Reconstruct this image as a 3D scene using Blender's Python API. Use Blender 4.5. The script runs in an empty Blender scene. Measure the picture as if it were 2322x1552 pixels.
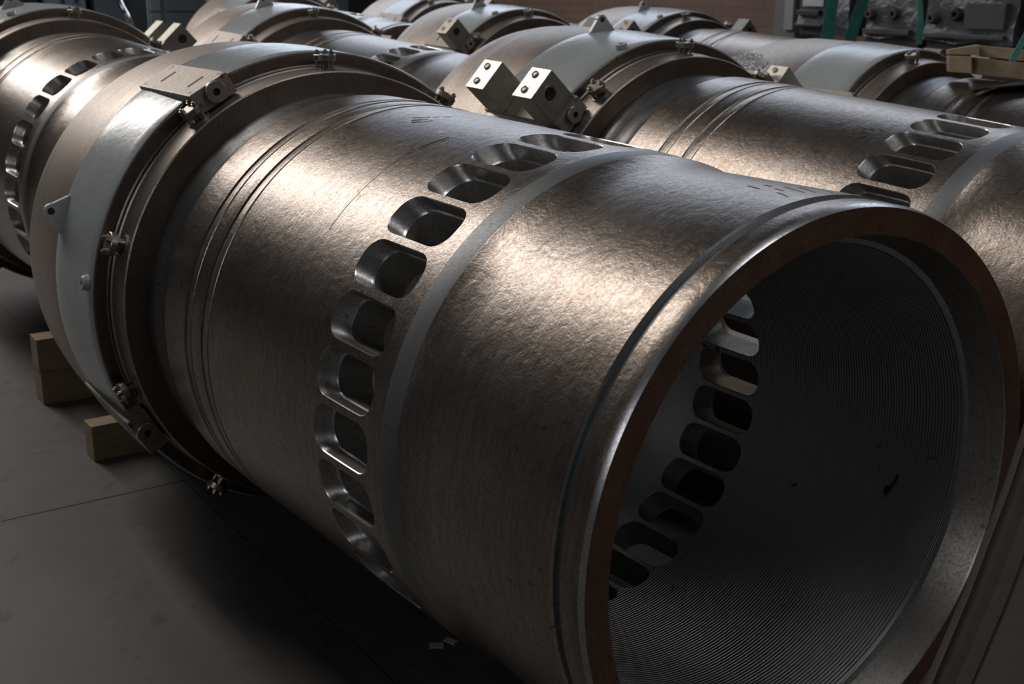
import bpy, bmesh, math, random
from mathutils import Vector, Matrix
random.seed(7)
sc = bpy.context.scene
col = sc.collection
PI = math.pi
R = math.radians

# ------------------------------------------------------------------ frames
# "row frame": x along the liners (mouth at 0, tail at -x), z up, tilted slightly to the shop floor
TILT = R(1.8)
FLOOR = 0.745
M0 = Matrix.Translation((0, 0, FLOOR)) @ Matrix.Rotation(TILT, 4, 'X')

# ------------------------------------------------------------------ camera
YAW, PITCH, ROLL = 2.5502024706931623, 0.30461630142647894, -0.01981674622230492
CAM = Vector((1.1612136440956868, -1.39136955928799, 0.8503064592239716))
FPX = 2698.302259162955
fw = Vector((math.cos(YAW)*math.cos(PITCH), math.sin(YAW)*math.cos(PITCH), -math.sin(PITCH)))
rt = Vector((math.sin(YAW), -math.cos(YAW), 0))
up = rt.cross(fw)
r2 = math.cos(ROLL)*rt + math.sin(ROLL)*up
u2 = -math.sin(ROLL)*rt + math.cos(ROLL)*up
mc = Matrix((( r2.x, u2.x, -fw.x, CAM.x), (r2.y, u2.y, -fw.y, CAM.y), (r2.z, u2.z, -fw.z, CAM.z), (0, 0, 0, 1)))
cd = bpy.data.cameras.new('camera'); cd.sensor_width = 36; cd.lens = FPX/2322*36; cd.clip_start = 0.05; cd.clip_end = 100
cam = bpy.data.objects.new('camera', cd); col.objects.link(cam)
cam.matrix_world = M0 @ mc
cd.dof.use_dof = True; cd.dof.focus_distance = 2.35; cd.dof.aperture_fstop = 7.0
sc.camera = cam
MC = M0 @ mc
def at(px, py, depth):
    """world point seen at a photo pixel, at a distance along the view axis"""
    v = Vector(((px-1161)/FPX*depth, (776-py)/FPX*depth, -depth))
    return MC @ v

# ------------------------------------------------------------------ light
sc.view_settings.view_transform = 'Standard'
sc.view_settings.look = 'None'
sc.view_settings.gamma = 1
sc.view_settings.use_curve_mapping = False
sc.view_settings.exposure = -0.14
w = bpy.data.worlds.new('world'); sc.world = w; w.use_nodes = True
bg = w.node_tree.nodes['Background']
bg.inputs[0].default_value = (0.62, 0.72, 0.85, 1); bg.inputs[1].default_value = 0.016
def area(name, loc, target, sx, sy, power, color):
    l = bpy.data.lights.new(name, 'AREA'); l.shape = 'RECTANGLE'; l.size = sx; l.size_y = sy
    l.energy = power; l.color = color
    o = bpy.data.objects.new(name, l); col.objects.link(o)
    o.location = loc
    d = (Vector(target)-Vector(loc)).normalized()
    z = -d; x = Vector((1, 0, 0)); x = (x-z*x.dot(z)).normalized(); y = z.cross(x)
    o.matrix_world = Matrix(((x.x, y.x, z.x, loc[0]), (x.y, y.y, z.y, loc[1]), (x.z, y.z, z.z, loc[2]), (0, 0, 0, 1)))
    return o
area('skylight_strip', (-11.2, -2.0, 7.0), (-7.5, -0.6, 0.5), 12.4, 1.1, 620, (1.0, 0.955, 0.91))
area('front_fill', (6.5, 4.0, 6.5), (6.0, 4.0, 0.0), 5.0, 4.0, 105, (0.97, 0.97, 1.0))  # added fill behind the camera, lifts the dark mouth faces and collars
area('middle_skylight', (0.2, 0.85, 7.2), (0.2, 0.72, 0.0), 1.6, 1.2, 60, (0.97, 0.97, 1.0))
area('left_window', (0.3, -7.0, 3.9), (0.0, 0.0, 0.7), 1.7, 1.7, 36, (0.93, 0.95, 1.0))
area('high_window', (-7.5, 6.0, 4.3), (-3.0, 0.5, 0.8), 11.0, 1.6, 170, (0.74, 0.84, 1.0))

# ------------------------------------------------------------------ materials
MATS = {}
class NT:
    def __init__(s, name):
        s.m = bpy.data.materials.new(name); s.m.use_nodes = True
        s.nt = s.m.node_tree; s.b = s.nt.nodes['Principled BSDF']
        MATS[name] = s.m
    def n(s, t, **k):
        nd = s.nt.nodes.new(t)
        for a, v in k.items():
            if a in nd.bl_rna.properties and a not in ('inputs',): setattr(nd, a, v)
            else: nd.inputs[a.replace('_', ' ')].default_value = v
        return nd
    def l(s, a, b): s.nt.links.new(a, b)
    def coord(s, scale=(1, 1, 1), kind='Object'):
        tc = s.n('ShaderNodeTexCoord'); mp = s.n('ShaderNodeMapping'); mp.inputs['Scale'].default_value = scale
        s.l(tc.outputs[kind], mp.inputs['Vector']); return mp.outputs['Vector']
    def noise(s, vec, scale, detail=4, rough=0.55, dist=0.0):
        nd = s.n('ShaderNodeTexNoise'); nd.inputs['Scale'].default_value = scale; nd.inputs['Detail'].default_value = detail
        nd.inputs['Roughness'].default_value = rough; nd.inputs['Distortion'].default_value = dist
        s.l(vec, nd.inputs['Vector']); return nd.outputs['Fac']
    def ramp(s, fac, stops):
        r = s.n('ShaderNodeValToRGB'); e = r.color_ramp.elements
        while len(e) < len(stops): e.new(0.5)
        for i, (p, c) in enumerate(stops):
            e[i].position = p; e[i].color = c if len(c) == 4 else (*c, 1)
        s.l(fac, r.inputs['Fac']); return r.outputs['Color']
    def mix(s, fac, a, b, mode='MIX'):
        m = s.n('ShaderNodeMix'); m.data_type = 'RGBA'; m.blend_type = mode
        for v, i in ((fac, 0), (a, 6), (b, 7)):
            if hasattr(v, 'is_linked') or isinstance(v, bpy.types.NodeSocket): s.l(v, m.inputs[i])
            elif i == 0: m.inputs[0].default_value = v
            else: m.inputs[i].default_value = v if len(v) == 4 else (*v, 1)
        return m.outputs[2]
    def math(s, op, a, b=0.5, c=0.5):
        m = s.n('ShaderNodeMath'); m.operation = op
        for i, v in enumerate((a, b, c)):
            if isinstance(v, bpy.types.NodeSocket): s.l(v, m.inputs[i])
            else: m.inputs[i].default_value = v
        return m.outputs[0]
    def bump(s, h, strength, dist=0.001, prev=None):
        b = s.n('ShaderNodeBump'); b.inputs['Strength'].default_value = strength; b.inputs['Distance'].default_value = dist
        s.l(h, b.inputs['Height'])
        if prev is not None: s.l(prev, b.inputs['Normal'])
        return b.outputs['Normal']
    def set(s, **k):
        for a, v in k.items():
            i = s.b.inputs[a.replace('_', ' ')]
            if isinstance(v, bpy.types.NodeSocket): s.l(v, i)
            else: i.default_value = v if not (isinstance(v, tuple) and len(v) == 3) else (*v, 1)
        return s.m

def metal(name, c0, c1, stain, r0, r1, grain=0.35, streak=0.5, gscale=190, met=0.9, spots=0.5, dents=0.0):
    t = NT(name)
    v = t.coord(); vs = t.coord((7, 1, 1))
    ob = t.noise(v, 3.0, 5, 0.6, 0.4)
    st = t.noise(vs, 14, 6, 0.65)
    c = t.mix(t.ramp(ob, [(0.35, (0, 0, 0)), (0.68, (1, 1, 1))]), c0, c1)
    c = t.mix(t.ramp(st, [(0.42, (0, 0, 0)), (0.75, (streak,)*3)]), c, stain)
    fine = t.noise(v, gscale, 3, 0.7)
    mot = t.noise(v, 60, 5, 0.7, 0.6)
    c = t.mix(t.ramp(mot, [(0.56, (0, 0, 0)), (0.72, (0.55,)*3)]), c, stain)
    c = t.mix(t.ramp(fine, [(0.47, (0, 0, 0)), (0.66, (0.62,)*3)]), c, tuple(x*0.9 for x in stain))
    sp = t.noise(v, 34, 2, 0.4, 1.2)
    c = t.mix(t.ramp(sp, [(0.70, (0, 0, 0)), (0.76, (spots,)*3)]), c, tuple(x*0.28 for x in stain))
    rr = t.math('MULTIPLY_ADD', mot, r1-r0, r0)
    rr = t.math('MULTIPLY_ADD', fine, 0.16, rr)
    rr = t.math('MULTIPLY_ADD', ob, 0.14, rr); rr = t.math('SUBTRACT', rr, 0.10)
    nb = t.bump(mot, grain*0.7, 0.0016)
    nb = t.bump(fine, grain, 0.0007, nb)
    nb = t.bump(st, grain*0.5, 0.0012, nb)
    if dents:
        nb = t.bump(t.noise(v, 17, 3, 0.5, 1.5), dents, 0.006, nb)
    return t.set(Base_Color=c, Metallic=met, Roughness=rr, Normal=nb)
metal('body_steel', (0.345, 0.290, 0.248), (0.415, 0.368, 0.335), (0.20, 0.148, 0.113), 0.19, 0.34, 0.52, 0.7, met=0.97, dents=0.12)
metal('band_steel', (0.22, 0.225, 0.23), (0.27, 0.275, 0.28), (0.17, 0.165, 0.16), 0.38, 0.46, 0.10, 0.3, met=.8)
metal('edge_steel', (0.60, 0.60, 0.62), (0.68, 0.68, 0.70), (0.35, 0.30, 0.24), 0.20, 0.30, 0.12, 0.3)
metal('face_steel', (0.40, 0.28, 0.21), (0.34, 0.19, 0.14), (0.17, 0.095, 0.068), 0.30, 0.42, 0.2, 0.6, met=0.97)
metal('cone_steel', (0.44, 0.42, 0.39), (0.52, 0.50, 0.47), (0.28, 0.22, 0.16), 0.28, 0.42, 0.18, 0.4)
metal('tunnel_steel', (0.34, 0.34, 0.31), (0.40, 0.39, 0.36), (0.24, 0.20, 0.16), 0.34, 0.44, 0.15, 0.5, met=0.55)
metal('pocket_steel', (0.44, 0.43, 0.41), (0.38, 0.37, 0.35), (0.25, 0.21, 0.17), 0.30, 0.42, 0.2, 0.5)
metal('collar_steel', (0.26, 0.215, 0.175), (0.22, 0.18, 0.15), (0.14, 0.105, 0.08), 0.28, 0.42, 0.3, 0.6, met=0.95, spots=0.9)
metal('ledge_steel', (0.44, 0.38, 0.335), (0.48, 0.42, 0.38), (0.25, 0.20, 0.16), 0.32, 0.42, 0.22, 0.4)
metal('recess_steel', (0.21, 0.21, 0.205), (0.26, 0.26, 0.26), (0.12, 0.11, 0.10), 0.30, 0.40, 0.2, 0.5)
metal('jacket_steel', (0.45, 0.385, 0.335), (0.50, 0.44, 0.40), (0.28, 0.205, 0.155), 0.36, 0.48, 0.3, 0.6)
metal('pad_steel', (0.45, 0.40, 0.36), (0.42, 0.37, 0.33), (0.25, 0.20, 0.165), 0.42, 0.5, 0.3, 0.5, met=0.8, spots=0.9)
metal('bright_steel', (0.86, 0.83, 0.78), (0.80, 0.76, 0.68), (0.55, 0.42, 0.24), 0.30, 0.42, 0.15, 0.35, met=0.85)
metal('block_side', (0.42, 0.40, 0.36), (0.36, 0.345, 0.31), (0.24, 0.22, 0.18), 0.36, 0.45, 0.15, 0.5, met=0.85)
metal('bolt_steel', (0.34, 0.30, 0.25), (0.46, 0.43, 0.38), (0.15, 0.12, 0.09), 0.28, 0.4, 0.1, 0.5)

# honed bore: fine turned ridges round the wall
t = NT('bore_steel')
v = t.coord()
wv = t.n('ShaderNodeTexWave'); wv.wave_type = 'BANDS'; wv.bands_direction = 'X'; wv.wave_profile = 'SIN'
wv.inputs['Scale'].default_value = 46; wv.inputs['Distortion'].default_value = 0.12; wv.inputs['Detail'].default_value = 1
t.l(v, wv.inputs['Vector'])
ob = t.noise(v, 3.5, 5, 0.6, 0.8)
sp = t.noise(v, 11, 3, 0.5, 1.5)
c = t.mix(t.ramp(ob, [(0.35, (0, 0, 0)), (0.7, (1, 1, 1))]), (0.52, 0.51, 0.50), (0.60, 0.60, 0.60))
c = t.mix(t.ramp(sp, [(0.68, (0, 0, 0)), (0.76, (1, 1, 1))]), c, (0.11, 0.10, 0.095))
nb = t.bump(wv.outputs['Fac'], 1.0, 0.003)
nb = t.bump(t.noise(v, 160, 3), 0.15, 0.0006, nb)
t.set(Base_Color=c, Metallic=0.9, Roughness=t.math('MULTIPLY_ADD', ob, 0.14, 0.36), Normal=nb)

# pale grey-green paint
t = NT('pale_paint')
v = t.coord()
n1 = t.noise(v, 6, 6, 0.65, 0.6); n2 = t.noise(v, 80, 4, 0.7)
c = t.mix(t.ramp(n1, [(0.3, (0, 0, 0)), (0.7, (1, 1, 1))]), (0.37, 0.395, 0.395), (0.44, 0.46, 0.46))
c = t.mix(t.ramp(t.noise(v, 40, 5, 0.7, 1.0), [(0.6, (0, 0, 0)), (0.75, (0.5,)*3)]), c, (0.50, 0.54, 0.50))
c = t.mix(t.ramp(t.noise(v, 26, 4, 0.6, 1.6), [(0.72, (0, 0, 0)), (0.77, (0.7,)*3)]), c, (0.22, 0.21, 0.17))
nb = t.bump(n1, 0.35, 0.004); nb = t.bump(t.noise(v, 45, 4, 0.6), 0.35, 0.0015, nb)
t.set(Base_Color=c, Metallic=0.0, Roughness=t.math('MULTIPLY_ADD', n2, 0.22, 0.16), Normal=nb, Specular_IOR_Level=0.8)

def plain(name, c, rough=0.6, met=0.0, var=0.15, bump=0.15, scale=30, **k):
    t = NT(name); v = t.coord()
    n1 = t.noise(v, scale, 5, 0.6, 0.5)
    cc = t.mix(n1, tuple(x*(1-var) for x in c), tuple(min(1, x*(1+var)) for x in c))
    nb = t.bump(n1, bump, 0.002)
    return t.set(Base_Color=cc, Metallic=met, Roughness=rough, Normal=nb, **k)
plain('black_hole', (0.02, 0.018, 0.016), 0.6)
plain('machine_paint', (0.15, 0.20, 0.245), 0.5, 0, 0.08, 0.05, 4)
plain('machine_paint_green', (0.24, 0.27, 0.26), 0.5, 0, 0.08, 0.05, 4)
plain('machine_dark', (0.03, 0.033, 0.036), 0.5, 0, 0.2)
plain('column_paint', (0.155, 0.155, 0.165), 0.55, 0, 0.06, 0.05, 6)
plain('column_plate', (0.30, 0.29, 0.285), 0.5, 0, 0.08, 0.05, 6)
plain('sling_green', (0.07, 0.30, 0.25), 0.65, 0, 0.35, 0.5, 22)
plain('rubber_black', (0.035, 0.036, 0.038), 0.75, 0, 0.2, 0.2, 40)
plain('brown_paint', (0.17, 0.14, 0.115), 0.42, 0.0, 0.25, 0.3, 24)
plain('chrome', (0.6, 0.6, 0.6), 0.2, 1.0)
plain('scrap_paper', (0.40, 0.40, 0.40), 0.7)
t = NT('plastic_wrap'); v = t.coord()
n1 = t.noise(v, 9, 5, 0.6, 2.0)
t.set(Base_Color=t.mix(n1, (0.045, 0.05, 0.056), (0.11, 0.118, 0.132)), Roughness=0.22, Specular_IOR_Level=0.9,
      Normal=t.bump(n1, 0.6, 0.02))
t = NT('clear_plastic')
t.set(Base_Color=(0.8, 0.82, 0.85), Roughness=0.12, Transmission_Weight=0.75, IOR=1.35, Alpha=0.85)

# timber
t = NT('timber'); v = t.coord((1.2, 12, 12)); v2 = t.coord((1.0, 1, 1))
g = t.noise(v, 6, 6, 0.6, 0.6)
kn = t.noise(v2, 7, 2, 0.4, 0.8)
c = t.mix(t.ramp(g, [(0.3, (0, 0, 0)), (0.7, (1, 1, 1))]), (0.25, 0.185, 0.105), (0.36, 0.275, 0.17))
c = t.mix(t.ramp(kn, [(0.66, (0, 0, 0)), (0.74, (0.8,)*3)]), c, (0.12, 0.07, 0.04))
t.set(Base_Color=c, Roughness=0.72, Normal=t.bump(g, 0.3, 0.002))

# concrete floor
t = NT('concrete'); v = t.coord()
n1 = t.noise(v, 1.2, 7, 0.62, 0.3); n2 = t.noise(v, 9, 6, 0.65, 0.4); n3 = t.noise(v, 120, 3)
c = t.mix(t.ramp(n1, [(0.3, (0, 0, 0)), (0.7, (1, 1, 1))]), (0.085, 0.080, 0.075), (0.165, 0.158, 0.150))
c = t.mix(t.ramp(n2, [(0.35, (0, 0, 0)), (0.7, (0.6,)*3)]), (0.08, 0.074, 0.069), c)
c = t.mix(t.ramp(n2, [(0.58, (0, 0, 0)), (0.66, (0.75,)*3)]), c, (0.055, 0.050, 0.046))
t.set(Base_Color=c, Roughness=t.math('MULTIPLY_ADD', n2, 0.3, 0.42), Normal=t.bump(n3, 0.15, 0.001), Specular_IOR_Level=0.4)

# brick wall
t = NT('brick')
tc = t.n('ShaderNodeTexCoord'); sep = t.n('ShaderNodeSeparateXYZ'); cmb = t.n('ShaderNodeCombineXYZ')
t.l(tc.outputs['Object'], sep.inputs[0]); t.l(sep.outputs['X'], cmb.inputs['X']); t.l(sep.outputs['Z'], cmb.inputs['Y'])
br = t.n('ShaderNodeTexBrick'); br.offset = 0.5
t.l(cmb.outputs[0], br.inputs['Vector'])
br.inputs['Scale'].default_value = 1.0; br.inputs['Brick Width'].default_value = 0.25; br.inputs['Row Height'].default_value = 0.075
br.inputs['Mortar Size'].default_value = 0.006; br.inputs['Mortar Smooth'].default_value = 0.3
br.inputs['Color1'].default_value = (0.20, 0.105, 0.08, 1); br.inputs['Color2'].default_value = (0.15, 0.095, 0.075, 1)
br.inputs['Mortar'].default_value = (0.085, 0.065, 0.055, 1)
nn = t.noise(tc.outputs['Object'], 5, 5, 0.6)
c = t.mix(0.35, br.outputs['Color'], t.ramp(nn, [(0.3, (0.12, 0.09, 0.075)), (0.7, (0.22, 0.15, 0.125))]))
t.set(Base_Color=c, Roughness=0.75, Normal=t.bump(br.outputs['Fac'], -0.4, 0.004))

# ------------------------------------------------------------------ mesh helpers
class MB:
    def __init__(s): s.v = []; s.f = []; s.m = []
    def add(s, vs, fs, mi=0):
        o = len(s.v); s.v += [tuple(p) for p in vs]
        for f in fs: s.f.append(tuple(i+o for i in f)); s.m.append(mi)
    def box(s, lo, hi, mi=0, mat=None):
        x0, y0, z0 = lo; x1, y1, z1 = hi
        vs = [(x0, y0, z0), (x1, y0, z0), (x1, y1, z0), (x0, y1, z0), (x0, y0, z1), (x1, y0, z1), (x1, y1, z1), (x0, y1, z1)]
        if mat: vs = [mat @ Vector(p) for p in vs]
        s.add(vs, [(0, 3, 2, 1), (4, 5, 6, 7), (0, 1, 5, 4), (1, 2, 6, 5), (2, 3, 7, 6), (3, 0, 4, 7)], mi)
    def lathe(s, prof, n=64, axis='X', mat=None, close=True, a0=0.0, mi=0, caps=False):
        """prof: list of (h, r[, mi]) ; revolves about the axis"""
        vs = []
        for p in prof:
            for j in range(n):
                a = a0+2*PI*j/n; c_, s_ = math.cos(a)*p[1], math.sin(a)*p[1]
                q = (p[0], c_, s_) if axis == 'X' else (c_, s_, p[0])
                vs.append(mat @ Vector(q) if mat else q)
        o = len(s.v); s.v += [tuple(p) for p in vs]
        k = len(prof)
        for i in range(k if close else k-1):
            i2 = (i+1) % k
            m_ = prof[i][2] if len(prof[i]) > 2 else mi
            for j in range(n):
                j2 = (j+1) % n
                s.f.append((o+i*n+j, o+i*n+j2, o+i2*n+j2, o+i2*n+j)); s.m.append(m_)
        if caps:
            s.f.append(tuple(o+j for j in range(n))[::-1]); s.m.append(prof[0][2] if len(prof[0]) > 2 else mi)
            s.f.append(tuple(o+(k-1)*n+j for j in range(n))); s.m.append(prof[-1][2] if len(prof[-1]) > 2 else mi)
    def build(s, name, mats, parent=None, smooth=30, weld=1e-5, bevel=0, seg=2, fix=True):
        me = bpy.data.meshes.new(name)
        me.from_pydata(s.v, [], s.f)
        for i, m in enumerate(s.m): me.polygons[i].material_index = m
        for m in (mats if isinstance(mats, (list, tuple)) else [mats]): me.materials.append(MATS[m])
        bm = bmesh.new(); bm.from_mesh(me)
        bmesh.ops.remove_doubles(bm, verts=bm.verts, dist=weld)
        if fix: bmesh.ops.recalc_face_normals(bm, faces=bm.faces)
        if bevel:
            ed = [e for e in bm.edges if len(e.link_faces) == 2 and e.calc_face_angle(0) > R(50)]
            bmesh.ops.bevel(bm, geom=ed, offset=bevel, segments=seg, affect='EDGES', clamp_overlap=True, profile=0.7)
        bm.to_mesh(me); bm.free()
        if smooth:
            me.polygons.foreach_set('use_smooth', [True]*len(me.polygons))
            me.set_sharp_from_angle(angle=R(smooth))
        o = bpy.data.objects.new(name, me); col.objects.link(o)
        if parent: o.parent = parent
        return o
def tag(o, label=None, cat=None, group=None, kind=None):
    if label: o['label'] = label
    if cat: o['category'] = cat
    if group: o['group'] = group
    if kind: o['kind'] = kind
    return o
def empty(name, mw):
    o = bpy.data.objects.new(name, None); col.objects.link(o); o.matrix_world = mw; o.empty_display_size = 0.2
    return o
def rotx(a): return Matrix.Rotation(a, 4, 'X')

# ------------------------------------------------------------------ the setting
def ffit(x, y, z=-FLOOR):
    return M0 @ Vector((x, y, z))
m = MB(); m.box((-22, -9, -0.2), (12, 6.6, 0)); fl = m.build('floor', 'concrete', smooth=0); tag(fl, kind='structure')
m = MB(); m.box((-18, 6.2, 0), (12, 6.5, 3.3)); wr = m.build('wall_right', 'brick', smooth=0); tag(wr, kind='structure')
m = MB(); m.box((-18.4, -9, 0), (-18, 6.5, 3.3)); wb = m.build('wall_back', 'column_paint', smooth=0); tag(wb, kind='structure')


# ------------------------------------------------------------------ liner barrel
M_, K_ = 10, 14
NS = 30*M_
PX0, PX1 = -0.845, -0.568           # axial range of the ported belt
PROF = [(-0.090, .508), (-.25, .5075), (-.40, .507), (-.43, .5075), (-.47, .5125), (-.500, .5183)]
def rout(x):
    pts = [(-1.60, .5500), (-1.50, .5491), (-1.30, .5430), (-1.1, .5380), (-.9, .5335), (-.7, .5285), (-.6, .5245), (-.556, .5222)]
    if x <= pts[0][0]: return pts[0][1]
    for (a, ra), (b, rb) in zip(pts, pts[1:]):
        if a <= x <= b: return ra+(rb-ra)*(x-a)/(b-a)
    return pts[-1][1]
RIN = 0.430
BM = ['body_steel', 'band_steel', 'edge_steel', 'face_steel', 'cone_steel', 'tunnel_steel', 'pocket_steel', 'bore_steel', 'recess_steel']
def rrect(dx, dy, a, b, rc):
    """point where the ray (dx,dy) leaves a rounded rectangle of half sizes a,b and corner radius rc"""
    t_lo, t_hi = 0.0, 4.0
    L = math.hypot(dx, dy); dx, dy = dx/L, dy/L
    t_hi = a+b
    for _ in range(40):
        t_ = (t_lo+t_hi)/2; px, py = abs(dx*t_), abs(dy*t_)
        qx, qy = max(px-(a-rc), 0), max(py-(b-rc), 0)
        inside = px <= a and py <= b and (qx*qx+qy*qy <= rc*rc or qx == 0 or qy == 0)
        if inside: t_lo = t_
        else: t_hi = t_
    return dx*t_lo, dy*t_lo
def barrel_mesh():
    m = MB()
    A0 = -6*PI/180
    def rings(prof, mi=None):
        m.lathe([(p[0], p[1], p[2]) for p in prof], NS, 'X', close=False, a0=A0)
    # outside, from the face back to the ported belt (mi of the strip that starts at the point)
    rings([(0, .4568, 3), (0, .4995, 2), (-.0095, .5040, 0), (-.030, .5045, 0), (-.051, .5045, 1), (-.0525, .4985, 1), (-.0655, .4985, 1), (-.0680, .5045, 2), (-.0715, .5078, 0)]
          + [(x, r_, 0) for x, r_ in PROF] + [(-.5035, .5196, 1), (-.556, .5222, 0), (PX1, rout(PX1), 0)])
    # behind the belt
    o2 = [(PX0, rout(PX0), 0)]
    x = PX0
    for x in (-.95, -1.05, -1.15, -1.25): o2.append((x, rout(x), 0))
    def groove(xc, wd, dp):
        r_ = rout(xc)
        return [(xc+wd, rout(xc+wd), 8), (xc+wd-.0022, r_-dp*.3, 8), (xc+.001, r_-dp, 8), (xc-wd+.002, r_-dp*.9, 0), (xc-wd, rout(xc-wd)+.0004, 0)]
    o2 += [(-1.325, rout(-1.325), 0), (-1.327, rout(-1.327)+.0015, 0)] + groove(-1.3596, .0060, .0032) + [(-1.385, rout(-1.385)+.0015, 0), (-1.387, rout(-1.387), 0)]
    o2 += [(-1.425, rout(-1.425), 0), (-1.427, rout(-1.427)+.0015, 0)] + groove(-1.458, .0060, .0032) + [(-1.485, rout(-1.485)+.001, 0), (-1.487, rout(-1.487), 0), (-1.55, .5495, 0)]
    o2 += [(-1.596, .5500, 8), (-1.600, .5480, 8), (-1.610, .5380, 8), (-1.625, .5290, 8), (-1.650, .5255, 8), (-1.672, .5280, 8), (-1.690, .5345, 8), (-1.703, .5395, 8), (-1.716, .5425, 8), (-1.730, .5435, 8), (-1.742, .5420, 8), (-1.749, .5380, 8), (-1.752, .5340, 8), (-1.78, .5340, 8), (-2.65, .5340, 0), (-2.66, .528, 0), (-2.66, .44, 7)]
    x = -2.80
    o2 += [(-2.655, RIN, 7)] + [(-2.6+.2*i, RIN, 7) for i in range(9)] + [(PX0, RIN, 7)]
    rings(o2)
    rings([(PX1, RIN, 7), (-.35, RIN, 7), (-.075, RIN, 7), (-.0700, .4335, 2), (-.0655, .4410, 4), (-.033, .4490, 4), (-.004, .4560, 2), (0, .4568, 3)])
    # perimeter nodes of one cell, as (u,v) in [-1,1]
    per = []
    for i in range(K_): per.append((-1, -1+2*i/K_))
    for i in range(M_): per.append((-1+2*i/M_, 1))
    for i in range(K_): per.append((1, 1-2*i/K_))
    for i in range(M_): per.append((1-2*i/M_, -1))
    n = len(per)
    xm, xh = (PX0+PX1)/2, (PX1-PX0)/2
    for cell in range(30):
        tc_ = cell*12*PI/180
        loops = []; mi = []
        def loop(fn): loops.append([fn(u, v) for u, v in per])
        def P(x, th, r_): return (x, math.cos(th)*r_, math.sin(th)*r_)
        def hole(u, v, xc, a, b, rc, rr_):
            dx, dy = rrect(v*xh, u*.0545, a, b, rc)
            x = xc+dx; r_ = rr_(x); return P(x, tc_+dy/r_, r_)
        def rect(u, v, rr_):
            x = xm+v*xh; return P(x, tc_+u*6*PI/180, rr_(x))
        H0 = (-.700, .1035, .0478, .040)
        def outer(tt):
            def f(u, v):
                x0 = xm+v*xh; th0 = u*6*PI/180
                dx, dy = rrect(v*xh, u*.0545, H0[1], H0[2], H0[3])
                x1 = H0[0]+dx; th1 = dy/rout(x1)
                x = x0+(x1-x0)*tt; th = th0+(th1-th0)*tt
                return P(x, tc_+th, rout(x))
            return f
        for tt in (0, .35, .7, 1): loop(outer(tt)); mi.append(0)
        mi[-1] = 2
        loop(lambda u, v: hole(u, v, -.7000, .1020, .0464, .0390, lambda x: rout(x)-.0022)); mi.append(6)
        loop(lambda u, v: hole(u, v, -.6960, .0960, .0450, .0380, lambda x: rout(x)-.0140)); mi.append(6)
        loop(lambda u, v: hole(u, v, -.6915, .0900, .0440, .0375, lambda x: rout(x)-.0270)); mi.append(2)
        loop(lambda u, v: hole(u, v, -.6905, .0870, .0415, .0360, lambda x: rout(x)-.0310)); mi.append(5)
        for q in (.33, .66):
            loop(lambda u, v, q=q: hole(u, v, -.6905+.0125*q, .0870+.0060*q, .0415-.0025*q, .0360-.0005*q, lambda x: (rout(x)-.030)*(1-q)+(RIN+.002)*q)); mi.append(5)
        loop(lambda u, v: hole(u, v, -.678, .093, .0390, .0355, lambda x: RIN+.002)); mi.append(2)
        loop(lambda u, v: hole(u, v, -.678, .0945, .0400, .0360, lambda x: RIN)); mi.append(7)
        def inner(tt):
            def f(u, v):
                x0 = xm+v*xh; th0 = u*6*PI/180
                dx, dy = rrect(v*xh, u*.0545, .0945, .0400, .0360)
                x1 = -.678+dx; th1 = dy/RIN
                x = x0+(x1-x0)*tt; th = th0+(th1-th0)*tt
                return P(x, tc_+th, RIN)
            return f
        for tt in (.5, 0): loop(inner(tt)); mi.append(7)
        o = len(m.v)
        for L in loops: m.v += L
        for i in range(len(loops)-1):
            for j in range(n):
                j2 = (j+1) % n
                m.f.append((o+i*n+j, o+i*n+j2, o+(i+1)*n+j2, o+(i+1)*n+j)); m.m.append(mi[i])
    return m
barrel = barrel_mesh().build('barrel', BM, smooth=24, weld=2e-5)

# ------------------------------------------------------------------ jacket and fittings (prototypes, angle 0 = +y, around x)
N2 = 256
def collar():
    m = MB()
    # 0 collar, 1 ledge, 2 jacket, 3 recess
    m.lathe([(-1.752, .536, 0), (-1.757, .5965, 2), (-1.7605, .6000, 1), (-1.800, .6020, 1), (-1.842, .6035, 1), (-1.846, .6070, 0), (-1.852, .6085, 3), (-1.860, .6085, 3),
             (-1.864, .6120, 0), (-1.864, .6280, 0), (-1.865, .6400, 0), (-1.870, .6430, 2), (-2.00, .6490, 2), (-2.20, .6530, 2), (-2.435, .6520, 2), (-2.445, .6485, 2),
             (-2.52, .6440, 2), (-2.592, .6310, 2), (-2.604, .6260, 0), (-2.625, .61, 0), (-2.625, .536, 0)], N2)
    return m.build('jacket_ring', ['collar_steel', 'ledge_steel', 'jacket_steel', 'recess_steel'], smooth=25)
jacket = collar()
def painted():
    m = MB()
    pr = [(-1.8695, .6405), (-1.8695, .6450)]
    for i in range(9): pr.append((-1.873-.309*i/8, .6470+.0095*min(1, i/6)))
    pr += [(-2.187, .6555), (-2.187, .6525)]
    m.lathe(pr, N2)
    return m.build('painted_band', 'pale_paint', smooth=30)
paint = painted()
def disc_poly(n, r): return [(math.cos(2*PI*i/n)*r, math.sin(2*PI*i/n)*r) for i in range(n)]
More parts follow.
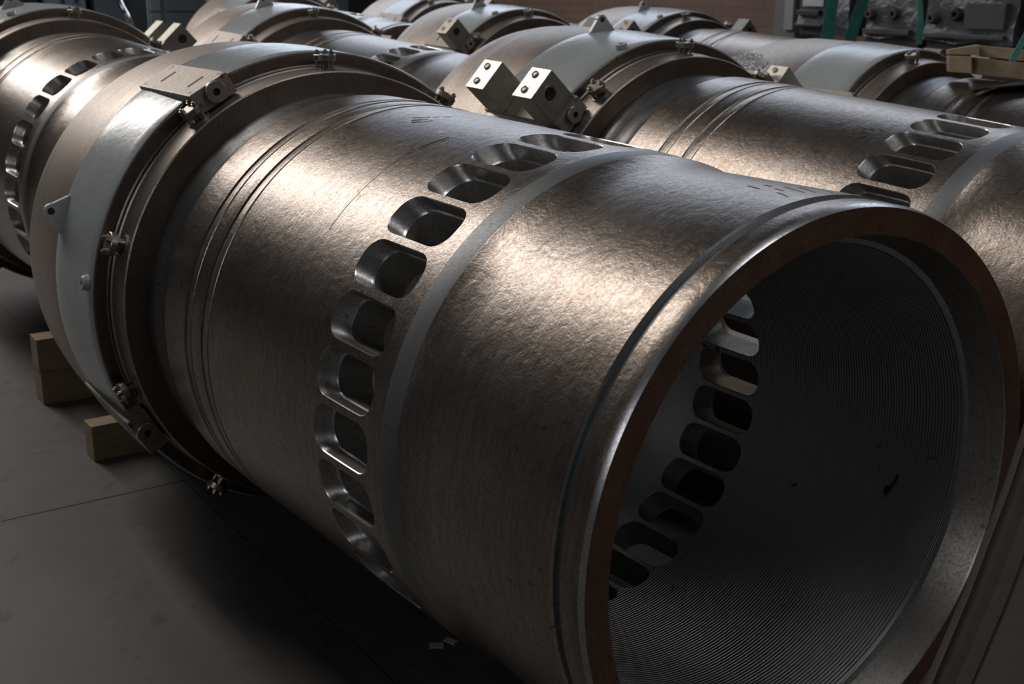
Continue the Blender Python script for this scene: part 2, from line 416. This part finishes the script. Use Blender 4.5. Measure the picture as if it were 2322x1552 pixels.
def pad():
    # radial direction = local z, tangential = local y, axial x ; sits at radius ~ .68
    m = MB(); m.box((-2.20, -.058, .630), (-1.800, .058, .6640), 0)
    m.box((-1.866, -.058, .6065), (-1.800, .058, .635), 0)
    o = m.build('mounting_pad', ['pad_steel'], smooth=0, bevel=.003)
    for cx in (-1.885, -2.095):
        h = MB(); k = 10
        ol = [(math.cos(R(-90+180*i/k))*.0085, .022+0*i+math.sin(R(-90+180*i/k))*0) for i in range(0)]
        ring = [(cx+.0065*math.cos(R(a)), .019+.0065*math.sin(R(a))) for a in range(0, 181, 20)]+[(cx+.0065*math.cos(R(a)), -.019+.0065*math.sin(R(a))) for a in range(180, 361, 20)]
        n_ = len(ring)
        h.add([(x, y, .6630) for x, y in ring]+[(x, y, .6648) for x, y in ring], [tuple(range(n_))[::-1], tuple(range(n_, 2*n_))]+[(i, (i+1) % n_, (i+1) % n_+n_, i+n_) for i in range(n_)])
        h.build('bolt_slot', 'black_hole', o, smooth=0)
    for cx, cy in ((-1.825, .045), (-1.825, -.045), (-2.17, .045), (-2.17, -.045)):
        h = MB(); h.lathe([(.6630, .0045), (.6646, .0045)], 12, 'Z', Matrix.Translation((cx, cy, 0)), close=False, caps=True)
        h.build('screw_hole', 'recess_steel', o, smooth=0)
    return o
pad0 = pad()
def plug():
    m = MB(); m.lathe([(-1.802, .028), (-1.788, .028), (-1.785, .026), (-1.785, .010), (-1.794, .009)], 40, 'X', Matrix.Translation((0, 0, .638)), close=False)
    o = m.build('end_plug', 'ledge_steel', smooth=30)
    h = MB(); h.lathe([(-1.7945, .0095), (-1.7925, .0095)], 16, 'X', Matrix.Translation((0, 0, .638)), close=False, caps=True)
    h.build('plug_socket', 'black_hole', o, smooth=0)
    return o
plug0 = plug()
def block(x0, hole_):
    m = MB(); m.box((x0-.05, -.057, .6645), (x0+.05, .057, .785), 0)
    o = m.build('mounting_block', ['block_side', 'bright_steel'], smooth=0, bevel=.0022)
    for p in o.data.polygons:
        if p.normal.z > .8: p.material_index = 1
    for dy in (-.030, .030):
        b = MB()
        b.lathe([(.7845, .0125), (.7905, .0125), (.7915, .0095), (.7890, .006)], 20, 'Z', Matrix.Translation((x0-.008, dy, 0)), close=False, caps=True)
        b.build('bolt', 'bolt_steel', o, smooth=30)
    if hole_:
        h = MB()
        h.lathe([(x0+.0495, .0290, 0), (x0+.0508, .0280, 0), (x0+.0508, .0225, 0), (x0+.0503, .0215, 1)], 36, 'X', Matrix.Translation((0, 0, .737)), close=False, caps=True)
        h.build('bore_hole', ['block_side', 'black_hole'], o, smooth=30)
    return o
blockA = block(-2.132, False); blockB = block(-1.870, True)
def fitting():
    m = MB()
    T = Matrix.Translation((-1.806, 0, 0))
    m.lathe([(.600, .031), (.605, .031), (.606, .029), (.606, .011), (.6240, .011), (.6245, .028), (.626, .030), (.640, .030), (.642, .028)], 32, 'Z', T, close=False, caps=True)
    o = m.build('valve_fitting', 'bolt_steel', smooth=30)
    for k in range(3):
        a = k*2*PI/3+.5
        TT = T @ Matrix.Translation((math.cos(a)*.0215, math.sin(a)*.0215, 0))
        s_ = MB()
        s_.lathe([(.604, .0052), (.6415, .0052), (.6416, .0075), (.650, .0075), (.6505, .004), (.654, .004)], 12, 'Z', TT, close=False, caps=True)
        s_.build('stud', 'bolt_steel', o, smooth=30)
    return o
fit0 = fitting()
def lug():
    # triangular ear with a hole, plate normal along x
    m = MB(); n = 20
    ol = [(-.055, .655), (-.050, .662), (-.022, .695)] + [(math.cos(a)*.022, .690+math.sin(a)*.022) for a in [R(150-120*i/6) for i in range(7)]] + [(.022, .695), (.050, .662), (.055, .655)]
    hx = -2.165; th = .008
    k = len(ol)
    vs = [(hx-th, y, z) for y, z in ol]+[(hx+th, y, z) for y, z in ol]
    fs = [tuple(range(k)), tuple(range(2*k-1, k-1, -1))]+[(i, i+k, (i+1) % k+k, (i+1) % k) for i in range(k)]
    m.add(vs, fs)
    o = m.build('lifting_lug', 'pale_paint', smooth=0, bevel=.0015)
    h = MB(); h.lathe([(hx-th-.0006, .0095), (hx+th+.0006, .0095)], 20, 'X', Matrix.Translation((0, 0, .695)), close=False, caps=True)
    h.build('eye_hole', 'black_hole', o, smooth=0)
    return o
lug0 = lug()
def boss():
    m = MB(); m.lathe([(.648, .021), (.659, .020), (.665, .017), (.665, .009), (.661, .008)], 28, 'Z', Matrix.Translation((-1.90, 0, 0)), close=False, caps=True)
    return m.build('painted_boss', 'pale_paint', smooth=40)
boss0 = boss()

def copy_tree(o, parent, mtx):
    c = o.copy(); col.objects.link(c); c.parent = parent; c.matrix_local = mtx
    for ch in o.children:
        d = ch.copy(); col.objects.link(d); d.parent = c; d.matrix_local = ch.matrix_local.copy()
    return c
def frame(s, y, z, ya, pi):
    ax = Vector((math.cos(ya)*math.cos(pi), math.sin(ya)*math.cos(pi), -math.sin(pi)))
    e1 = Vector((0, 0, 1)).cross(ax).normalized(); e2 = ax.cross(e1)
    O = Vector((s-1, y, z))+ax
    return M0 @ Matrix(((ax.x, e1.x, e2.x, O.x), (ax.y, e1.y, e2.y, O.y), (ax.z, e1.z, e2.z, O.z), (0, 0, 0, 1)))
def liner(pose, label, port, pads, blocks, nut, lugs, bosses):
    root = empty('cylinder_liner', frame(*pose))
    tag(root, label, 'cylinder liner', 'ported cylinder liners lying in rows')
    # local z of fittings points at angle 90 (straight up); rotate by (angle-90)
    copy_tree(barrel, root, rotx(R(port)))
    copy_tree(jacket, root, rotx(0)); copy_tree(paint, root, rotx(R(pads[0])))
    for p in pads:
        copy_tree(pad0, root, rotx(R(p-90))); copy_tree(plug0, root, rotx(R(p-90.5)))
        for q, which in blocks:
            if q == p and 'A' in which: copy_tree(blockA, root, rotx(R(p-90)))
            if q == p and 'B' in which: copy_tree(blockB, root, rotx(R(p-90)))
    for k in range(10): copy_tree(fit0, root, rotx(R(nut+36*k-90)))
    for a in lugs: copy_tree(lug0, root, rotx(R(a-90)))
    for a in bosses: copy_tree(boss0, root, rotx(R(a-90)))
    return root
P4 = lambda p: [p, p+90, p+180, p-90]
LINERS = [
 ((0, 0, 0, 0, 0), 'nearest steel cylinder liner, open mouth facing the viewer, on bare concrete', 8.2, P4(118), [], 124.3, [159], [171]),
 ((-.0797, 1.352, -.0686, .0261, .0425), 'steel liner beside the nearest one with two bright blocks on its painted collar', 5.0, P4(136.2), [(136.2, 'AB'), (46.2, 'AB')], 124.7, [94], [106]),
 ((-.333, 2.951, -.185, .019, .033), 'steel liner under the timber beam at the right, by the brick wall', 3.0, P4(136), [(136, 'A'), (46, 'AB')], 98-36, [], []),
 ((-2.81, .052, .054, -.006, .018), 'steel liner directly behind the nearest one, far left of the picture', 7.0, P4(131), [(41, 'AB')], 84.4, [101], [107]),
 ((-3.0, 1.40, -.007, .008, .034), 'steel liner with bare pad showing bolt holes, behind the two nearest liners', 4.56, P4(132), [], 90.6, [101], []),
 ((-2.994, 2.78, -.058, .013, .036), 'steel liner with blocks on both shoulders, middle of the second row', 6.0, P4(133), [(133, 'B'), (43, 'B')], 91, [101], [106.5]),
 ((-3.031, 4.108, -.115, .014, .032), 'steel liner of the second row lying along the brick wall', 2.0, P4(133), [(133, 'B'), (43, 'B')], 96, [100.4], [108.5]),
 ((-6.0, 2.60, .039, .033, .035), 'steel liner in the third row, its open mouth half hidden', 5.0, P4(134), [(44, 'A')], 90, [101], [107]),
 ((-6.407, 4.276, -.045, .02, .032), 'steel liner in the third row nearest the brick wall', 1.0, P4(136), [(46, 'B')], 104.4, [101], [107]),
]
roots = [liner(*L) for L in LINERS]
plain('stamp_dark', (0.06, 0.05, 0.045), 0.6)
def mark(root, x0, a0, x1, a1, w_, rf=None, name='stamped_mark'):
    # shallow stroke following the barrel from (x0, angle a0) to (x1, angle a1)
    m = MB(); n_ = max(2, int(abs(a1-a0)/1.5)+1); vs = []
    for i in range(n_+1):
        t_ = i/n_; x = x0+(x1-x0)*t_; a = R(a0+(a1-a0)*t_)
        r0 = (rf if rf else rout(x))
        dx, da = (x1-x0), R(a1-a0)*r0; L = math.hypot(dx, da); nx, na = -da/L*w_/2, dx/L*w_/2/r0
        for (qx, qa, dr) in ((x+nx, a+na, .0004), (x-nx, a-na, .0004), (x-nx, a-na, -.002), (x+nx, a+na, -.002)):
            vs.append((qx, math.cos(qa)*(r0+dr), math.sin(qa)*(r0+dr)))
    fs = []
    for i in range(n_):
        a_, b_ = 4*i, 4*i+4
        fs += [(a_, a_+1, b_+1, b_), (a_+1, a_+2, b_+2, b_+1), (a_+2, a_+3, b_+3, b_+2), (a_+3, a_, b_, b_+3)]
    fs += [(3, 2, 1, 0), (4*n_, 4*n_+1, 4*n_+2, 4*n_+3)]
    m.add(vs, fs); return m.build(name, 'stamp_dark', root, smooth=0)
mark(roots[0], -.967, 137.5, -.968, 112, .0011, name='scribed_line')
mark(roots[0], -.968, 110, -.950, 103, .0009, name='scribed_line')
for (x0, a0, x1, a1) in ((-.205, 91, -.175, 91.6), (-.160, 89.5, -.135, 90.2), (-.165, 86.5, -.105, 88.5), (-.150, 84.2, -.098, 86.6), (-.195, 88.0, -.175, 88.4), (-.135, 91.8, -.100, 93.2), (-.098, 82.5, -.088, 83.5)):
    mark(roots[0], x0, a0, x1, a1, .0035, .5078)
for (x0, a0, x1, a1) in ((-1.185, 97.5, -1.155, 94.5), (-1.165, 99, -1.135, 96.5), (-1.15, 100, -1.125, 98.4), (-1.150, 94.2, -1.140, 93.0), (-1.130, 92.4, -1.120, 91.0), (-1.125, 98.2, -1.115, 96.4)):
    mark(roots[0], x0, a0, x1, a1, .0022)
for (x0, a0, x1, a1) in ((-.905, 110.3, -.890, 110.6), (-.882, 110.1, -.865, 110.4), (-.855, 109.6, -.842, 110.0), (-.892, 112.2, -.868, 112.6), (-.918, 112.8, -.905, 115.6), (-.902, 115.9, -.892, 116.0), (-.888, 115.6, -.866, 113.8), (-.873, 108.4, -.870, 108.5)):
    mark(roots[1], x0, a0, x1, a1, .0030)
for o in (barrel, jacket, paint, pad0, plug0, blockA, blockB, fit0, lug0, boss0):
    for ch in list(o.children): bpy.data.objects.remove(ch)
    bpy.data.objects.remove(o)

# ------------------------------------------------------------------ timber dunnage
def beam(lo, hi, label, group, rz=0.0, bevel=.004):
    cx, cy, cz = [(a+b)/2 for a, b in zip(lo, hi)]; hx, hy, hz = [(b-a)/2 for a, b in zip(lo, hi)]
    m = MB()
    # long axis of the mesh is x so that the grain follows it
    if hy > hx: m.box((-hy, -hx, -hz), (hy, hx, hz)); ang = PI/2+rz
    else: m.box((-hx, -hy, -hz), (hx, hy, hz)); ang = rz
    o = m.build('timber_beam', 'timber', smooth=0, bevel=bevel)
    o.matrix_world = Matrix.Translation((cx, cy, cz)) @ Matrix.Rotation(ang, 4, 'Z')
    tag(o, label, 'timber', group)
    return o
beam((-3.555, -.462, 0), (-3.445, .62, .131), 'pine beam on the floor, lower of the stacked pair under the second liner', None, R(0.3))
beam((-3.553, -.464, .1315), (-3.447, .62, .262), 'pine beam lying on top of another, left of the nearest liner', None, R(0.0))
beam((-2.85, -.464, 0), (-2.765, .60, .128), 'single pine beam lying flat on the concrete, nearest the viewer', None, R(1.5))

# ------------------------------------------------------------------ floor scraps
def scrap(px, py, w_, l_, a, label):
    P_ = at(px, py, 1.0); C_ = MC.translation; d = P_-C_; t_ = -C_.z/d.z; q = C_+d*t_
    m = MB(); m.box((-l_/2, -w_/2, .0), (l_/2, w_/2, .0035))
    o = m.build('paper_scrap', 'scrap_paper', smooth=0); o.matrix_world = Matrix.Translation(q) @ Matrix.Rotation(a, 4, 'Z')
    tag(o, label, 'scrap')
scrap(1023, 1456, .018, .034, .3, 'pale scrap on the floor touching the liner shadow edge')
scrap(990, 1466, .022, .036, 1.0, 'second pale scrap lying just left of the first on the floor')

beam((-.33, -.10, 0), (-.20, .42, .115), 'pine beam hidden in the shadow under the front of the nearest liner', None)
beam((-.33, -.10, .1155), (-.20, .42, .230), 'upper pine beam in the shadow carrying the front of the nearest liner', None)

# ------------------------------------------------------------------ background
def ray_plane(px, py, axis, val):
    P_ = at(px, py, 1.0); C_ = MC.translation; d = P_-C_; t_ = (val-C_[axis])/d[axis]
    return C_+d*t_
def bbox(name, x0, x1, y0, y1, z0, z1, mat, parent=None, bevel=.01):
    m = MB(); m.box((x0, y0, z0), (x1, y1, z1)); return m.build(name, mat, parent, smooth=0, bevel=bevel)
# machine cabinets at the far end, fronts facing +x
def cabinet(px0, px1, xp, th, zt, mat, label, panels=(), name='machine_cabinet'):
    y0 = ray_plane(px0, 30, 0, xp).y; y1 = ray_plane(px1, 30, 0, xp).y
    root = empty(name, Matrix.Translation((xp, (y0+y1)/2, 0))); tag(root, label, 'cabinet')
    h = (y1-y0)/2
    bbox('housing', -th, 0, -h, h, 0, zt, mat, root)
    for (q0, q1, z0, z1, mt) in panels:
        a = ray_plane(q0, 30, 0, xp).y-(y0+y1)/2; b = ray_plane(q1, 30, 0, xp).y-(y0+y1)/2
        bbox('panel', -.01, .02, a, b, z0, z1, mt, root, .004)
    return root
zs = ray_plane(420, 27, 0, -13.0).z
cabinet(336, 860, -13.0, .9, 2.5, 'machine_paint', 'blue-grey machine cabinet at the far end behind the second row of liners',
        [(340, 364, .1, zs-.01, 'machine_paint_green'), (340, 364, zs+.01, 2.4, 'machine_paint_green'), (377, 560, .1, zs-.01, 'machine_paint'), (377, 560, zs+.01, 2.4, 'machine_paint'), (570, 745, .1, 2.4, 'machine_paint'), (790, 850, .1, 2.4, 'machine_dark')])
c2 = cabinet(113, 196, -11.6, .6, 2.2, 'machine_paint', 'grey-blue control box with two dark holes, far left', [])
yy = c2.location.y
for px in (142, 174):
    y_ = ray_plane(px, 2, 0, -11.6); m = MB(); m.lathe([(-.01, .02), (.012, .02)], 16, 'X', close=False, caps=True)
    o = m.build('round_hole', 'black_hole', c2, smooth=0); o.location = (0, y_.y-yy, y_.z)
cabinet(208, 292, -11.7, .6, 2.2, 'machine_dark', 'dark blue machine housing left of the black post', [(214, 286, .2, 2.0, 'machine_paint')])
cabinet(300, 334, -11.4, .25, 2.6, 'machine_dark', 'black upright post in front of the machine cabinet', name='machine_post')
cabinet(-60, 88, -11.8, .6, 2.1, 'machine_dark', 'dark machine body in the far left corner', [(0, 60, .2, 1.9, 'machine_dark')])
def tube(name, pts, r_, mat, parent=None, n=14, res=8):
    cu = bpy.data.curves.new(name, 'CURVE'); cu.dimensions = '3D'; sp = cu.splines.new('BEZIER')
    sp.bezier_points.add(len(pts)-1)
    for b, p in zip(sp.bezier_points, pts): b.co = p; b.handle_left_type = b.handle_right_type = 'AUTO'
    cu.bevel_depth = r_; cu.bevel_resolution = 4; cu.resolution_u = res; cu.materials.append(MATS[mat]); cu.use_fill_caps = True
    o = bpy.data.objects.new(name, cu); col.objects.link(o)
    me = bpy.data.meshes.new_from_object(o.evaluated_get(bpy.context.evaluated_depsgraph_get()))
    bpy.data.objects.remove(o); o = bpy.data.objects.new(name, me); col.objects.link(o)
    me.polygons.foreach_set('use_smooth', [True]*len(me.polygons))
    if parent: o.parent = parent
    return o
hz = tube('hydraulic_hose', [at(262, -40, 10.6), at(272, 6, 10.6), at(290, 40, 10.6), at(306, 75, 10.7), at(318, 130, 10.8)], .028, 'chrome')
tag(hz, 'shiny bent hose hanging in front of the black post', 'hose')
# drum on the cabinet
m = MB(); m.lathe([(-.3, .0), (-.3, .11), (.02, .125), (.03, .10), (.03, 0)], 32, 'X', close=False)
o = m.build('air_drum', 'machine_paint_green', smooth=40); o.matrix_world = Matrix.Translation(at(508, -2, 13.6)); tag(o, 'round grey drum end on the machine cabinet front', 'drum')

# column on the brick wall
yc = 6.02
xa = ray_plane(1755, 40, 1, yc).x; xb = ray_plane(1804, 40, 1, yc).x
root = empty('steel_column', Matrix.Translation(((xa+xb)/2, yc, 0))); tag(root, 'grey painted steel column standing against the brick wall', 'column')
hx = (xb-xa)/2
bbox('web', -hx, hx, 0, .18, 0, 3.3, 'column_paint', root, .004)
z68 = ray_plane(1794, 68, 1, yc-.03).z
bbox('cover_plate', hx*.18, hx*.98, -.03, 0, z68, 3.2, 'column_plate', root, .004)

# shrink-wrapped machine parts on a trestle along the wall
def crate(px0, px1, pyb, yp, th, zt, label, feats, mat='plastic_wrap'):
    a = ray_plane(px0, pyb, 1, yp); b = ray_plane(px1, pyb, 1, yp); z0 = (a.z+b.z)/2
    cx = (a.x+b.x)/2; hx = (b.x-a.x)/2
    root = empty('wrapped_crate', Matrix.Translation((cx, yp, z0))); tag(root, label, 'wrapped crate', 'shrink-wrapped crates by the brick wall')
    m = MB(); nx, nz = 26, 22
    # lumpy wrapped shell: displaced box
    bm = bmesh.new(); bmesh.ops.create_cube(bm, size=1); bmesh.ops.subdivide_edges(bm, edges=bm.edges, cuts=18, use_grid_fill=True)
    for v in bm.verts:
        c_ = v.co.copy(); q = Vector((c_.x*2*hx, (c_.y+.5)*th, (c_.z+.5)*(zt-z0)))
        k = .010
        n_ = Vector((math.sin(q.x*31+q.z*17), math.sin(q.z*23+q.x*9+1), math.sin(q.x*19-q.z*29)))
        v.co = q+n_*k
    me = bpy.data.meshes.new('wrapped_body'); bm.to_mesh(me); bm.free(); me.materials.append(MATS[mat])
    me.polygons.foreach_set('use_smooth', [True]*len(me.polygons)); me.set_sharp_from_angle(angle=R(40))
    o = bpy.data.objects.new('wrapped_body', me); col.objects.link(o); o.parent = root
    bbox('skid', -hx*.97, hx*.97, .02, th*.9, -.055, 0.01, 'machine_dark', root, .004)
    for ft in feats:
        kind, q0, q1, r0, r1, mt = ft
        A = ray_plane(q0, r0, 1, yp); B = ray_plane(q1, r1, 1, yp)
        if kind == 'panel':
            bbox('raised_panel', min(A.x, B.x)-cx, max(A.x, B.x)-cx, -.03, .02, min(A.z, B.z)-z0, max(A.z, B.z)-z0, mt, root, .006)
        else:
            m = MB(); rr_ = abs(B.x-A.x)/2
            m.lathe([(.02, rr_*1.1), (-.025, rr_), (-.04, rr_*.75), (-.04, rr_*.4), (-.01, rr_*.35), (-.01, 0)], 28, 'Z', Matrix.Rotation(R(90), 4, 'X') @ Matrix.Scale(-1, 4, (0, 0, 1)), close=False)
            o = m.build('round_flange', mt, root, smooth=35); o.location = ((A.x+B.x)/2-cx, 0, (A.z+B.z)/2-z0)
    return root
plain('grey_part', (0.085, 0.09, 0.10), 0.35, 0, 0.2, 0.3, 14)
plain('dark_part', (0.035, 0.036, 0.038), 0.35, 0, 0.25, 0.3, 14)
plain('white_film', (0.55, 0.57, 0.62), 0.2, 0, 0.15, 0.5, 14)
crate(1807, 1922, 62, 5.25, .45, 2.25, 'shrink-wrapped crate with a white label, beside the grey column',
      [('panel', 1829, 1873, -30, 15, 'white_film'), ('panel', 1812, 1862, 22, 36, 'dark_part'), ('panel', 1806, 1868, 53, 62, 'dark_part')])
crate(1958, 2082, 86, 5.0, .45, 2.2, 'shrink-wrapped crate between the green slings, round fittings on its face',
      [('round', 1968, 1986, 24, 40, 'grey_part'), ('round', 2022, 2042, 22, 42, 'grey_part'), ('panel', 1962, 2066, 64, 80, 'grey_part')])
crate(2094, 2300, 98, 4.8, .5, 2.1, 'widest shrink-wrapped crate, above the timber blocks at the right edge',
      [('round', 2108, 2128, 32, 50, 'grey_part'), ('round', 2162, 2184, 18, 48, 'dark_part'), ('panel', 2198, 2282, 6, 68, 'grey_part'), ('panel', 2096, 2280, 74, 92, 'grey_part')])
crate(2335, 2450, 98, 4.85, .5, 2.1, 'shrink-wrapped crate cut off by the right edge of the picture', [('panel', 2342, 2400, -20, 40, 'grey_part')])
# trestle carrying them
zt_ = ray_plane(1990, 96, 1, 5.0).z
root = empty('steel_trestle', Matrix.Translation((0, 5.2, 0))); tag(root, 'dark steel trestle under the shrink-wrapped crates', 'trestle')
xs0 = ray_plane(1893, 96, 1, 5.2).x; xs1 = ray_plane(2460, 96, 1, 5.0).x
for (xx) in (xs0+.05, -1.9, xs1):
    bbox('leg', xx-.03, xx+.03, -.15, -.09, 0, zt_-.07, 'machine_dark', root, .004); bbox('leg', xx-.03, xx+.03, .19, .25, 0, zt_-.07, 'machine_dark', root, .004)
bbox('top_rail', xs0, xs1+.1, .0, .06, zt_-.09, zt_-.03, 'machine_dark', root, .004)

# green slings
def strap(pts, w_, depth, label, py_plane=True):
    m = MB(); L = []; Rr = []
    for i, (px, py) in enumerate(pts):
        c_ = ray_plane(px, py, 1, depth) if py_plane else at(px, py, depth); dd_ = (MC.inverted() @ c_).z*-1; r_ = (MC.to_3x3() @ Vector((1, 0, 0)))*(w_/FPX*dd_/2); f_ = (MC.to_3x3() @ Vector((0, 0, -1)))*.004
        L += [tuple(c_-r_), tuple(c_+r_), tuple(c_+r_+f_), tuple(c_-r_+f_)]
    fs = []
    for i in range(len(pts)-1):
        a, b = 4*i, 4*i+4
        fs += [(a, a+1, b+1, b), (a+1, a+2, b+2, b+1), (a+2, a+3, b+3, b+2), (a+3, a, b, b+3)]
    fs += [(3, 2, 1, 0), (len(L)-4, len(L)-3, len(L)-2, len(L)-1)]
    m.add(L, fs); o = m.build('lifting_sling', 'sling_green', smooth=0); tag(o, label, 'sling', 'green slings round the wrapped crates')
strap([(1905, -260), (1889, 0), (1880, 50), (1874, 104)], 27, 4.90, 'widest green sling hanging at the left of the wrapped crates')
strap([(2010, -260), (1960, -4), (1943, 40), (1925, 100)], 27, 4.86, 'slanting green sling, second from the grey column')
strap([(2084, -260), (2086, 0), (2088, 50), (2084, 100)], 13, 4.70, 'narrow dark green sling between the two larger wrapped crates')
strap([(2345, -200), (2338, 60), (2312, 108), (2296, 138)], 16, 4.60, 'green sling end lying over the timber at the right edge', False)

# timber lying on the third liner
def tbox(px0, px1, py0, py1, d0, d1, th, label, name='timber_beam'):
    a, b, c_, d_ = at(px0, py0[0], d0), at(px1, py0[1], d1), at(px1, py1[1], d1), at(px0, py1[0], d0)
    f_ = MC.to_3x3() @ Vector((0.25, 0.25, -1)); f_.normalize(); f_ *= th
    vs = [a, b, c_, d_]+[p+f_ for p in (a, b, c_, d_)]
    m = MB(); m.add(vs, [(3, 2, 1, 0), (4, 5, 6, 7), (0, 1, 5, 4), (1, 2, 6, 5), (2, 3, 7, 6), (3, 0, 4, 7)])
    o = m.build(name, 'timber', smooth=0, bevel=.003); tag(o, label, 'timber', None); return o
tbox(2152, 2203, (126, 128), (163, 167), 4.80, 4.74, .10, 'squared end of a timber block lying on the third liner', 'timber_block')
tbox(2206, 2420, (130, 152), (168, 192), 4.80, 4.62, .09, 'long dark timber beam running off the right edge, above the steel block')
tbox(2152, 2222, (113, 101), (124, 125), 4.80, 4.74, .12, 'short plank on top of the timber block', 'timber_plank')
tbox(2224, 2400, (103, 118), (128, 148), 4.80, 4.62, .12, 'plank on top of the long timber beam, under the green sling end', 'timber_plank')

# rubber sheet on the third liner's barrel
fr = frame(-.333, 2.951, -.185, .019, .033)
m = MB(); nu, nv = 24, 8; vs = []
for i in range(nu+1):
    for j in range(nv+1):
        u, v = i/nu, j/nv
        a = R(112-60*u); x = -1.42+.45*u+(v-.5)*(.02+.42*min(1, u*1.3)); r_ = .556+.012*math.sin(u*9+v*3)*(v-.5)+.02*v
        vs.append(fr @ Vector((x, math.cos(a)*r_, math.sin(a)*r_)))
k = len(vs)
vs += [p+(fr.to_3x3() @ Vector((0, 0, .004))) for p in vs]
fs = []
for i in range(nu):
    for j in range(nv):
        a = i*(nv+1)+j; b = a+1; c_ = a+nv+2; d_ = a+nv+1
        fs += [(a, b, c_, d_), (a+k, d_+k, c_+k, b+k)]
for i in range(nu):
    for j in (0, nv):
        a = i*(nv+1)+j; d_ = a+nv+1; fs.append((a, d_, d_+k, a+k))
for j in range(nv):
    for i in (0, nu):
        a = i*(nv+1)+j; fs.append((a, a+1, a+1+k, a+k))
m.add(vs, fs); o = m.build('rubber_sheet', 'rubber_black', smooth=40); tag(o, 'black rubber sheet draped over the barrel of the third liner', 'rubber sheet')

# crumpled clear plastic behind the second liner's collar
bm = bmesh.new(); bmesh.ops.create_icosphere(bm, subdivisions=4, radius=1)
rnd = random.Random(3)
dirs = [Vector((rnd.uniform(-1, 1), rnd.uniform(-1, 1), rnd.uniform(-1, 1))).normalized() for _ in range(34)]
for v in bm.verts:
    n_ = v.co.normalized(); r_ = .55+.5*max(0, max(n_.dot(d) for d in dirs)-.72)/.28+.12*math.sin(n_.x*17+n_.y*13)
    v.co = Vector((n_.x*.075, n_.y*.06, n_.z*.05))*r_
me = bpy.data.meshes.new('plastic_film'); bm.to_mesh(me); bm.free(); me.materials.append(MATS['clear_plastic'])
o = bpy.data.objects.new('plastic_film', me); col.objects.link(o); o.location = at(1700, 146, 4.95)
tag(o, 'crumpled clear plastic film stuffed behind the second liner collar', 'plastic film')

# steel channel leaning at the lower right, close to the viewer
root = empty('steel_channel', Matrix.Translation(at(2250, 1200, 1.7))); tag(root, 'brown steel channel leaning at the lower right corner, beside the open mouth', 'steel channel')
inv = root.matrix_world.inverted()
line = [(2420, 640), (2362, 830), (2322, 958), (2276, 1098), (2229, 1222), (2182, 1347), (2128, 1474), (2080, 1585), (1990, 1790)]
def strip(off0, off1, d0, d1, name, mat, th=.02):
    m = MB(); vs = []
    for i, (px, py) in enumerate(line):
        dd = 1.95-.10*i/8
        vs += [at(px+off0, py, dd+d0), at(px+off1, py+off1*.18, dd+d1), at(px+off1, py+off1*.18, dd+d1+th), at(px+off0, py, dd+d0+th)]
    vs = [inv @ p for p in vs]; fs = []
    for i in range(len(line)-1):
        a, b = 4*i, 4*i+4
        fs += [(a, a+1, b+1, b), (a+1, a+2, b+2, b+1), (a+2, a+3, b+3, b+2), (a+3, a, b, b+3)]
    fs += [(3, 2, 1, 0), tuple(len(vs)-4+i for i in range(4))]
    m.add(vs, fs); return m.build(name, mat, root, smooth=35, bevel=.0012)
strip(0, 17, 0, -.008, 'lip', 'brown_paint')
strip(20, 70, .008, .0, 'web', 'brown_paint')
strip(71, 100, -.012, -.012, 'ridge', 'brown_paint', .03)
strip(101, 360, .0, -.06, 'flange', 'brown_paint')

# joints sawn in the slab
def joint(name, x0, x1, y0, y1):
    m = MB(); m.box((x0, y0, 0.0002), (x1, y1, 0.0012)); o = m.build(name, 'machine_dark', smooth=0); tag(o, kind='structure')
joint('trim_1', -2.434, -2.430, -8, 6)
joint('trim_2', -9, 5, -.266, -.263)
